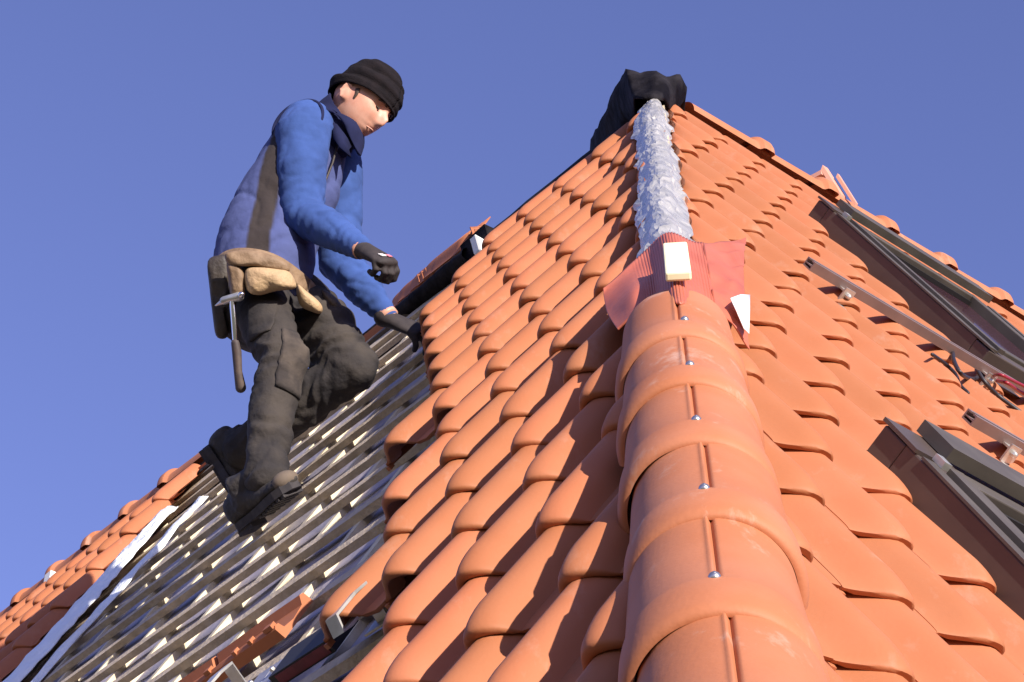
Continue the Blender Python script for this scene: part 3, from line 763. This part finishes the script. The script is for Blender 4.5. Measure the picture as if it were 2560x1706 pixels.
# beanie
P = []
for i in range(44):
    t = i / 43
    for_ = []
    for j in range(60):
        a = 2 * math.pi * j / 60; fx, lx = math.cos(a), math.sin(a)
        brim = .016 + .012 * fx - .022 * max(0, -fx)
        th_ = t * math.pi / 2
        rr = math.cos(th_) ** .72; uu = brim + (.150 - brim) * math.sin(th_) ** 1.05
        bulge = 1 + .035 * math.sin(min(1, t * 2.2) * math.pi)
        w1 = .0026 * math.sin(t * 26 + fx * 2.2) + .0055 * noise.noise(Vector((fx * 1.4, lx * 1.4, t * 5))) + .004 * math.exp(-((t - .10) / .03) ** 2) - .004 * math.exp(-((t - .19) / .025) ** 2) - .0045 * math.exp(-((t - .38 - .05 * fx) / .03) ** 2)
        f = (.113 * rr * bulge + w1 * rr) * fx - .004; l = (.092 * rr * bulge + w1 * rr) * lx
        for_.append(hp(f - .012 * t, l, uu + w1 * .4))
    for_.append(for_[0]); P.append(for_)
V, F = sheet(P); o = mk('beanie', V, [f[::-1] for f in F], 'knit', man, smooth=True); thick(o, .005)
# vest (torso)
b = MB()
up_sp = (J['upper'] - J['pelv']); up_sp /= np.linalg.norm(up_sp)
hem = J['pelv'] * .72 + J['waist'] * .28
b.tube([hem - FW * .012, J['waist'] - FW * .020, J['waist'] * .5 + J['chest'] * .5 - FW * .030, J['chest'] - FW * .018, J['upper'] - FW * .01],
       [(.165, .190), (.170, .178), (.172, .176), (.160, .172), (.118, .162)], n=40, hint=FW, caps=True)
b.tube([J['shR'] + LT * .075 + ZZ * .03, J['upper'] + ZZ * .025, J['shL'] - LT * .075 + ZZ * .03], [(.085, .072), (.09, .07), (.085, .072)], n=20, hint=FW)
b.ball(J['waist'] + FW * .07 - ZZ * .02 + LT * .0, [FW * .10, LT * .15, ZZ * .14])
b.ball(hem + FW * .03 - ZZ * .02, [FW * .135, LT * .185, ZZ * .09])
b.tube([J['upper'], J['neck'] + ZZ * .0], [.10, .078], n=20)
vest = b.build('vest', 'vest', man); remesh(vest, .009, 12, folds=[(.020, .16, 'C')]); bake(vest)
# painted-in side panel of darker cloth: a real colour pattern of the garment
me = vest.data; attr = me.attributes.new('panel', 'FLOAT', 'POINT'); nv = len(me.vertices)
cov = np.empty(nv * 3); me.vertices.foreach_get('co', cov); cov = cov.reshape(-1, 3) + np.array(man.location)
ax0, ax1 = J['pelv'], J['upper']; tt = np.clip(((cov - ax0) @ up_sp) / np.linalg.norm(ax1 - ax0), 0, 1); cen = ax0 + np.outer(tt, ax1 - ax0)
ff = (cov - cen) @ FW; ll = (cov - cen) @ LT
edge = .045 * np.abs(ff + .035 + .02 * np.sin(tt * 5)) ** 0
val = np.clip((.036 - np.abs(ff - .055 + .10 * tt)) / .008 + .5, 0, 1) * (ll < -.02) * np.clip((.93 - tt) / .02, 0, 1)
attr.data.foreach_set('value', val)
# sleeves
def sleeve(a_, e_, w_, bulk):
    S, E2, W = J[a_], J[e_], J[w_]; b = MB()
    b.tube([S + ZZ * .016 + LT * (.02 if bulk else -.01), S - ZZ * .05 - LT * (.012 if bulk else 0), S * .45 + E2 * .55 - LT * (.02 if bulk else 0), E2 + (E2 - W) * .03, E2 * .5 + W * .5, W * .86 + E2 * .14], [.100, .100, .088, .080, .066, .048], n=24)
    b.tube([W * .90 + E2 * .10, W * .99 + E2 * .01], [.043, .041], n=20)
    o = b.build('sleeve', 'sleeve_blue', man); return remesh(o, .008, 6, folds=[(.009, .12, 'C')])
s1 = sleeve('shR', 'elR', 'wrR', True); bake(s1)
# explicit creases at the elbow
def creases(o, centre, axis, n, amp, wl, spread):
    me = o.data; k = len(me.vertices); cc_ = np.empty(k * 3); me.vertices.foreach_get('co', cc_); cc_ = cc_.reshape(-1, 3)
    nn = np.empty(k * 3); me.vertices.foreach_get('normal', nn); nn = nn.reshape(-1, 3)
    off = np.array(man.location); p = cc_ + off - centre; d = p @ axis; r = np.linalg.norm(p, axis=1)
    wob = np.array([noise.noise(Vector(q * 7)) for q in cc_])
    disp = amp * np.sin(d / wl * 2 * np.pi + wob * 9.5) * np.exp(-(r / spread) ** 2)
    cc_ += nn * disp[:, None]; me.vertices.foreach_set('co', cc_.ravel()); me.update()
ax_a = (J['elR'] - J['shR']); ax_a /= np.linalg.norm(ax_a); ax_f = J['wrR'] - J['elR']; ax_f /= np.linalg.norm(ax_f)
creases(s1, J['elR'], (ax_a + ax_f) / 1.6, 0, .0042, .052, .12); creases(s1, J['wrR'] - ax_f * .08, ax_f, 0, .0022, .034, .08)
s2 = sleeve('shL', 'elL', 'wrL', False); bake(s2); ax_g = J['wrL'] - J['elL']; ax_g /= np.linalg.norm(ax_g)
creases(s2, J['elL'] * .6 + J['wrL'] * .4, ax_g, 0, .0042, .048, .15)
# collar standing around the neck with a pointed front
P = []
for i in range(16):
    t = i / 15; row = []
    for j in range(49):
        a = -math.pi + 2 * math.pi * j / 48 ; fx, lx = math.cos(a), math.sin(a)
        base = J['neck'] - ZZ * .055 + FW * .012 + FW * fx * .108 + LT * lx * .108 + ZZ * (-.025 * fx)
        top = hp(-.004 + .092 * fx + .028 * max(0, fx) ** 6, .084 * lx, -.070 - .030 * fx + .025 * max(0, -fx) - .045 * max(0, fx) ** 3)
        p = base * (1 - t) + top * t; cc2 = J['neck'] * (1 - t) + HC * t
        row.append(p + (p - cc2) * (.05 * math.sin(t * math.pi)) + np.array([0, 0, 1]) * .004 * noise.noise(Vector((a * 2, t * 4, 3))))
    P.append(row)
V, F = sheet(P); o = mk('collar', V, F, 'navy', man, smooth=True); thick(o, .007)
P = [[hp(.04, -.072, -.118), hp(.07, -.055, -.128), hp(.095, -.02, -.138)], [hp(.045, -.075, -.14), hp(.08, -.062, -.152), hp(.105, -.03, -.16)], [hp(.06, -.065, -.16), hp(.095, -.058, -.175), hp(.14, -.04, -.182)]]
V, F = sheet(P); o = mk('collar_flap', V, F, 'navy', man, smooth=True); thick(o, .006, 0)
MB().tube([J['neck'] - ZZ * .07, J['neck'] + ZZ * .01, J['neck'] * .6 + hp(-.015, 0, -.06) * .4], [(.098), (.078), (.066)], n=22).build('undershirt', 'navy', man, smooth=True)
# zip of the vest
zp = [J['upper'] + FW * .118 - LT * .02 + ZZ * .02, J['chest'] + FW * .156 - LT * .04, J['waist'] + FW * .172 - LT * .04 + ZZ * .05]
MB().tube(zp, .004, n=8).build('zip', 'leather_dark', man, smooth=True)
# trousers
b = MB()
b.tube([J['waist'] * .35 + J['pelv'] * .65, J['pelv'] - ZZ * .06], [(.128, .168), (.135, .175)], n=36, hint=FW)
b.ball(J['pelv'] - ZZ * .05 - FW * .04, [FW * .12, LT * .165, ZZ * .12])
kr = J['kneeR']; ar = J['ankleR']
b.tube([J['hipR'] + ZZ * .02, J['hipR'] * .55 + kr * .45, kr, kr * .55 + ar * .45 - FW * .015, ar * .93 + kr * .07 - FW * .005, ar - ZZ * .02], [(.108, .098), (.094, .088), (.078, .074), (.078, .074), (.070, .066), (.076, .066)], n=26, hint=FW)
b.ball(kr + FW * .020, [FW * .072, LT * .066, ZZ * .085])
kl = J['kneeL']; al = J['ankleL']
b.tube([J['hipL'] + ZZ * .06 + FW * .04, J['hipL'] * .5 + kl * .5 + ZZ * .045 + FW * .03, kl], [(.13, .125), (.125, .115), (.088, .088)], n=26, hint=LT)
b.tube([kl, kl * .55 + al * .45, al * .98 + kl * .02], [.080, .084, .070], n=26)
b.ball(kl + FW * .012, [FW * .082, LT * .075, ZZ * .088])
tr = b.build('trousers', 'trouser', man); remesh(tr, .008, 8, folds=[(.018, .15, 'C')]); bake(tr)
ax_s = (ar - kr); ax_s /= np.linalg.norm(ax_s); ax_t = (kl - J['hipL']); ax_t /= np.linalg.norm(ax_t)
creases(tr, kr - FW * .03, ax_s, 0, .006, .065, .13); creases(tr, ar + ZZ * .07, ax_s, 0, .005, .06, .11)
creases(tr, J['hipL'] * .4 + kl * .6, LT * .5 - ZZ * .8, 0, .008, .05, .2); creases(tr, (kl + al) / 2, ax_t, 0, .006, .05, .16)
def ridged(o, amp, sc, axis_w=(1, 1, 1), seed=0.):
    me = o.data; k = len(me.vertices); p = np.empty(k * 3); me.vertices.foreach_get('co', p); p = p.reshape(-1, 3)
    nn = np.empty(k * 3); me.vertices.foreach_get('normal', nn); nn = nn.reshape(-1, 3); q = p * np.array(axis_w) * sc
    d = np.empty(k)
    for i in range(k):
        v = Vector(q[i]); wv = noise.noise(v * .5 + Vector((seed, 3, 1))) * 1.2
        a = abs(noise.noise(v + Vector((seed + wv, wv, seed)))); a2 = abs(noise.noise(v * 2.1 + Vector((seed * 2, wv, 5))))
        d[i] = (1 - min(1, a * 3.2)) ** 2 * .75 + (1 - min(1, a2 * 3)) ** 2 * .35
    p -= nn * (amp * d)[:, None]; me.vertices.foreach_set('co', p.ravel()); me.update()
ridged(tr, .0085, 4.6, (1, 1, 1.7), 3.); ridged(vest, .010, 4.5, (1, 1, 1.5), 7.); ridged(s1, .0055, 6, (1, 1, 1.6), 1.); ridged(s2, .0055, 6, (1, 1, 1.6), 11.)
MB().tube([J['shR'] - LT * .035 + FW * (math.cos(a_) * .098 - .008) + ZZ * (math.sin(a_) * .100 - .006) for a_ in np.linspace(-.6, 3.9, 40)], .0065, n=8).build('armhole_trim', 'navy', man, smooth=True)
def patch(cen, nrm, upv, wx, wz, name, m_, proj_to=None, th=.006):
    """cloth patch hugging the trousers"""
    nrm = nrm / np.linalg.norm(nrm); sx = np.cross(upv, nrm); sx /= np.linalg.norm(sx); sz = np.cross(nrm, sx)
    from mathutils.bvhtree import BVHTree
    me = proj_to.data; bv = BVHTree.FromPolygons([v.co for v in me.vertices], [p.vertices for p in me.polygons]); off = np.array(man.location)
    P = []
    for i in range(15):
        row = []
        for j in range(15):
            s_x = (j / 14 - .5) * 2; s_z = (i / 14 - .5) * 2; k_ = 1 - .06 * (abs(s_x * s_z)) ** 2
            q = cen + sx * wx * s_x * k_ + sz * wz * s_z * k_ + nrm * .2
            hit = bv.ray_cast(Vector(q - off), Vector(-nrm), .5)
            row.append((np.array(hit[0]) + off + nrm * .004) if hit[0] is not None else q - nrm * .16)
        P.append(row)
    V, F = sheet(P); o = mk(name, V, F, m_, man, smooth=True); thick(o, th, 0); return o
cam_d = (CC - kr); cam_d /= np.linalg.norm(cam_d)
patch(kr + FW * .02 - ZZ * .02, FW * .75 + cam_d * .5, ZZ, .058, .115, 'knee_patch', 'trouser_patch', tr)
patch((J['hipR'] * .45 + kr * .55), -LT * .8 + FW * .1 - ZZ * .1, ZZ, .05, .07, 'pocket', 'trouser', tr)
for i in range(6): 
    pass
# boots
def boot(heel, toe, upv, ankle, name_lab):
    e = boot_root = None
    d = toe - heel; L = np.linalg.norm(d); d /= L; upv = upv - d * (upv @ d); upv /= np.linalg.norm(upv); sd2 = np.cross(d, upv)
    b = MB()
    st = [(.02, .034, .085), (.10, .037, .09), (.22, .037, .085), (.36, .038, .070), (.50, .040, .056), (.64, .046, .046), (.78, .048, .040), (.90, .043, .034), (.97, .030, .026)]
    b.tube([heel + d * L * f + upv * hh * .62 for f, ww, hh in st], [(hh * .62, ww) for f, ww, hh in st], n=22, hint=upv)
    b.tube([heel + d * L * .24 + upv * .05, heel + d * L * .22 + upv * .11, ankle], [(.052, .046), (.050, .044), (.056, .05)], n=22, hint=d)
    o = b.build('boot', 'boot', man); remesh(o, .007, 4, folds=[(.006, .03, 'C')])
    # sole with heel block and treads
    s_ = MB(); P = []
    out = [(.0, .026), (.05, .036), (.18, .038), (.34, .034), (.5, .038), (.66, .048), (.8, .050), (.92, .042), (1.0, .018)]
    for lv in (0, -.016):
        pass
    V = []; 
    for hh in (.012, -.014):
        for f, ww in out: V.append(heel + d * L * f + sd2 * ww + upv * hh)
        for f, ww in out[::-1]: V.append(heel + d * L * f - sd2 * ww + upv * hh)
    n2 = len(out) * 2; F = [tuple(range(n2)), tuple(range(n2, 2 * n2))[::-1]] + [(i, (i + 1) % n2, (i + 1) % n2 + n2, i + n2) for i in range(n2)]
    F = [f[::-1] for f in F]; s_.add(V, F)
    s_.box(heel + d * L * .015 - sd2 * .033 - upv * .030, d * L * .24, sd2 * .066, upv * .0155)
    for i in range(7):
        f = .40 + i * .078; ww = np.interp(f, [a for a, _ in out], [b_ for _, b_ in out]) - .004
        s_.box(heel + d * L * f - sd2 * ww - upv * .024, d * .014, sd2 * 2 * ww, upv * .0095)
    s_.build('sole', 'sole', o)
    tc = MB(); tc.ball(heel + d * L * .89 + upv * .024, [d * .042, sd2 * .046, upv * .031]); tc.build('toe_cap', 'boot_toe', o, smooth=True)
    return o
hR = l_at(606, 1318, .015); tR = hR + X * .30 + NL * .012
boot(hR, tR, NL * .75 + ZZ * .45, J['ankleR'] + ZZ * .0, '')
hL2 = at(520, 1118, 6.66); tL2 = at(600, 1235, 6.62)
boot(hL2 + np.array([0, 0, 0]), tL2, FW * .8 + ZZ * .35, J['ankleL'] + FW * .01, '')
# gloves
def glove(wr, d, back, thumb_sd, curls, spread, name='glove', size=1.0):
    """wr wrist, d towards knuckles, back = normal of the back of the hand, thumb_sd side of the thumb"""
    d = d / np.linalg.norm(d); back = back - d * (back @ d); back /= np.linalg.norm(back)
    sx = thumb_sd - d * (thumb_sd @ d) - back * (thumb_sd @ back); sx /= np.linalg.norm(sx)
    b = MB(); kz = wr + d * .10 * size
    b.tube([wr - d * .035, wr, wr + d * .03, wr + d * .065, kz], [(.036, .036), (.028, .036), (.025, .041), (.022, .047), (.016, .046)], n=20, hint=back)
    lens = [.078, .088, .082, .066]; offs = [.032, .0105, -.0115, -.032]; tips = []
    for q in range(4):
        base = kz + sx * offs[q] * size - d * .012 - d * (.006 if q in (0, 3) else 0) * (2 if q == 3 else 1)
        dd = d + sx * spread * (1.5 - q) * .12; dd /= np.linalg.norm(dd)
        p = base - dd * .02; pts = [p, base]; ang = 0
        cur = base
        for sg, fr in enumerate((.45, .32, .23)):
            ang += curls[q] * (1.0 if sg == 0 else 1.25)
            dv = dd * math.cos(ang) - back * math.sin(ang); cur = cur + dv * lens[q] * fr * size; pts.append(cur)
        b.tube(pts, [v_ * size for v_ in (.0125, .012, .0112, .0102, .0088)], n=10); tips.append(cur)
    tb = wr + d * .03 + sx * .030; b.tube([tb - sx * .012, tb + sx * .014 + d * .018 - back * .010, tb + sx * .020 + d * .048 - back * .024, tb + sx * .012 + d * .068 - back * .034], [.018, .0145, .0125, .0100], n=10)
    o = b.build(name, 'glove', man); remesh(o, .0042, 2); bake(o); return o, kz, back, sx, d
fr_d = (J['wrR'] - J['elR']); fr_d /= np.linalg.norm(fr_d)
gR, kz, bk, sx, dd = glove(J['wrR'] + fr_d * .03, fr_d * .9 + FW * .25 - ZZ * .18, -LT * .55 + ZZ * .8 + FW * .2, FW * .2 + LT * 1 - ZZ * .3, [.75, .85, .9, .95], .6, size=1.14)
# print on the back of the glove
for i in range(3):
    MB().box(kz - dd * (.028 - i * .008) + bk * .0185 - sx * .026, dd * .0042, sx * (.022 + .004 * (i % 2)), bk * .002).build('glove_print', 'logo_white', gR)
MB().box(kz - dd * .022 + bk * .0185 + sx * .001, dd * .020, sx * .016, bk * .002).build('glove_print', 'logo_red', gR)
fl_d = (J['wrL'] - J['elL']); fl_d /= np.linalg.norm(fl_d)
gL, kz, bk, sx, dd = glove(J['wrL'] + fl_d * .03, fl_d * .55 + FW * .6 + NL * -.28, NL * .8 + ZZ * .2, FW * .1 + ZZ * 1., [.35, .42, .45, .5], 1.2, size=1.12)
# pale cuffs under the sleeves
for W, dv in ((J['wrR'], fr_d), (J['wrL'], fl_d)):
    MB().tube([W - dv * .012, W + dv * .014], [.0375, .0365], n=20, caps=False).build('glove_cuff', 'skin', man, smooth=True)

# ------------------------------------------------------------------ tool belt, pouches and hammer
belt = empty('tool_belt', J['pelv'] + ZZ * .06, 'tan leather tool belt with bulging pouches slung round the hips of the roofer', 'tool belt')
P = []
bc = J['pelv'] * .80 + J['waist'] * .20; bn = ZZ * .95 + LT * .05 + FW * .12; bn /= np.linalg.norm(bn)
for i in range(6):
    t = i / 5; row = []
    for j in range(61):
        a = 2 * math.pi * j / 60; p = bc + FW * math.cos(a) * (.168 + .004 * math.sin(a * 5)) + LT * math.sin(a) * .212; p = p - bn * ((p - bc) @ bn) * .0 + bn * (-.03 + .06 * t); row.append(p - ZZ * .03 * math.cos(a))
    P.append(row)
V, F = sheet(P); o = mk('belt_strap', V, F, 'leather_brown', belt, smooth=True); thick(o, .006)
def pouch(outline, t0, depth, name, m_, bulge=.03):
    """flat leather bag from a measured outline, inflated to a real thickness"""
    pts = [at(x, y, t0) for x, y in outline]; cen = sum(pts) / len(pts); nrm = CC - cen; nrm /= np.linalg.norm(nrm)
    V = []; F = []; n = len(pts) * 4; ring0 = []
    for i in range(len(pts)):
        p0, p1, p2, p3 = pts[i - 1], pts[i], pts[(i + 1) % len(pts)], pts[(i + 2) % len(pts)]
        for f in (0, .25, .5, .75): ring0.append(.5 * (2 * p1 + (p2 - p0) * f + (2 * p0 - 5 * p1 + 4 * p2 - p3) * f * f + (3 * p1 - p0 - 3 * p2 + p3) * f ** 3))
    lv = [(1.0, -depth), (1.02, -depth * .5), (1.0, 0), (.93, bulge * .5), (.8, bulge * .8), (.6, bulge), (.35, bulge * 1.08), (.12, bulge * 1.1)]
    for k_, hh in lv:
        for p in ring0:
            q = cen + (p - cen) * k_ + nrm * hh; V.append(q + nrm * .012 * noise.noise(Vector(q * 22)))
    for l in range(len(lv) - 1):
        for i in range(n): F.append((l * n + i, l * n + (i + 1) % n, (l + 1) * n + (i + 1) % n, (l + 1) * n + i))
    F.append(tuple((len(lv) - 1) * n + i for i in range(n))); F.append(tuple(range(n))[::-1])
    return mk(name, V, F, m_, belt, smooth=True)
pouch([(566, 634), (600, 627), (660, 632), (712, 655), (722, 678), (690, 676), (640, 668), (585, 665), (567, 655)], 6.43, .05, 'pouch_flap', 'leather_brown', .02)
pouch([(618, 672), (650, 668), (690, 672), (722, 680), (738, 706), (735, 722), (690, 728), (650, 738), (622, 730), (612, 700)], 6.42, .06, 'pouch', 'leather_tan', .035)
pouch([(568, 660), (596, 664), (612, 690), (612, 735), (600, 748), (578, 740), (572, 700)], 6.44, .05, 'pouch', 'leather_brown', .03)
pouch([(745, 712), (768, 730), (795, 752), (806, 770), (800, 784), (775, 778), (752, 765), (742, 735)], 6.50, .06, 'pouch', 'leather_tan', .03)
pouch([(806, 726), (835, 740), (858, 770), (868, 800), (862, 818), (838, 800), (815, 765)], 6.62, .06, 'pouch', 'leather_dark', .03)
pouch([(520, 655), (548, 640), (568, 645), (572, 700), (568, 770), (556, 790), (570, 832), (560, 846), (540, 838), (532, 790), (524, 720)], 6.56, .05, 'holster', 'leather_dark', .02)
MB().tube([at(604, 737, 6.39), at(604, 737, 6.375)], .011, n=12).build('rivet', 'chrome', belt, smooth=True)
MB().box(at(556, 752, 6.47), at(592, 748, 6.45) - at(556, 752, 6.47), at(556, 768, 6.47) - at(556, 752, 6.47), (CC - J['pelv']) / np.linalg.norm(CC - J['pelv']) * .03).build('hammer_loop', 'leather_dark', belt)
ham = empty('hammer', at(585, 760, 6.42), 'steel hammer with dark rubber grip hanging handle down from the tool belt', 'hammer')
MB().tube([at(579, 748, 6.415), at(584, 800, 6.405), at(589, 862, 6.40)], [(.0075, .011)] * 3, n=12).build('shaft', 'chrome', ham, smooth=True)
MB().tube([at(588, 858, 6.40), at(592, 880, 6.40), at(595, 930, 6.39), at(602, 970, 6.385)], [(.013, .016), (.015, .019), (.013, .017), (.017, .021)], n=14).build('handle', 'grip', ham, smooth=True)
q = MB().tube([at(560, 752, 6.43), at(578, 746, 6.415), at(598, 742, 6.40)], [.014, .013, .016], n=12)
q.build('hammer_head', 'zinc', ham, smooth=True)
MB().tube([at(562, 752, 6.44), at(545, 762, 6.47)], [(.012, .010), (.004, .014)], n=10).build('claw', 'zinc', ham, smooth=True)
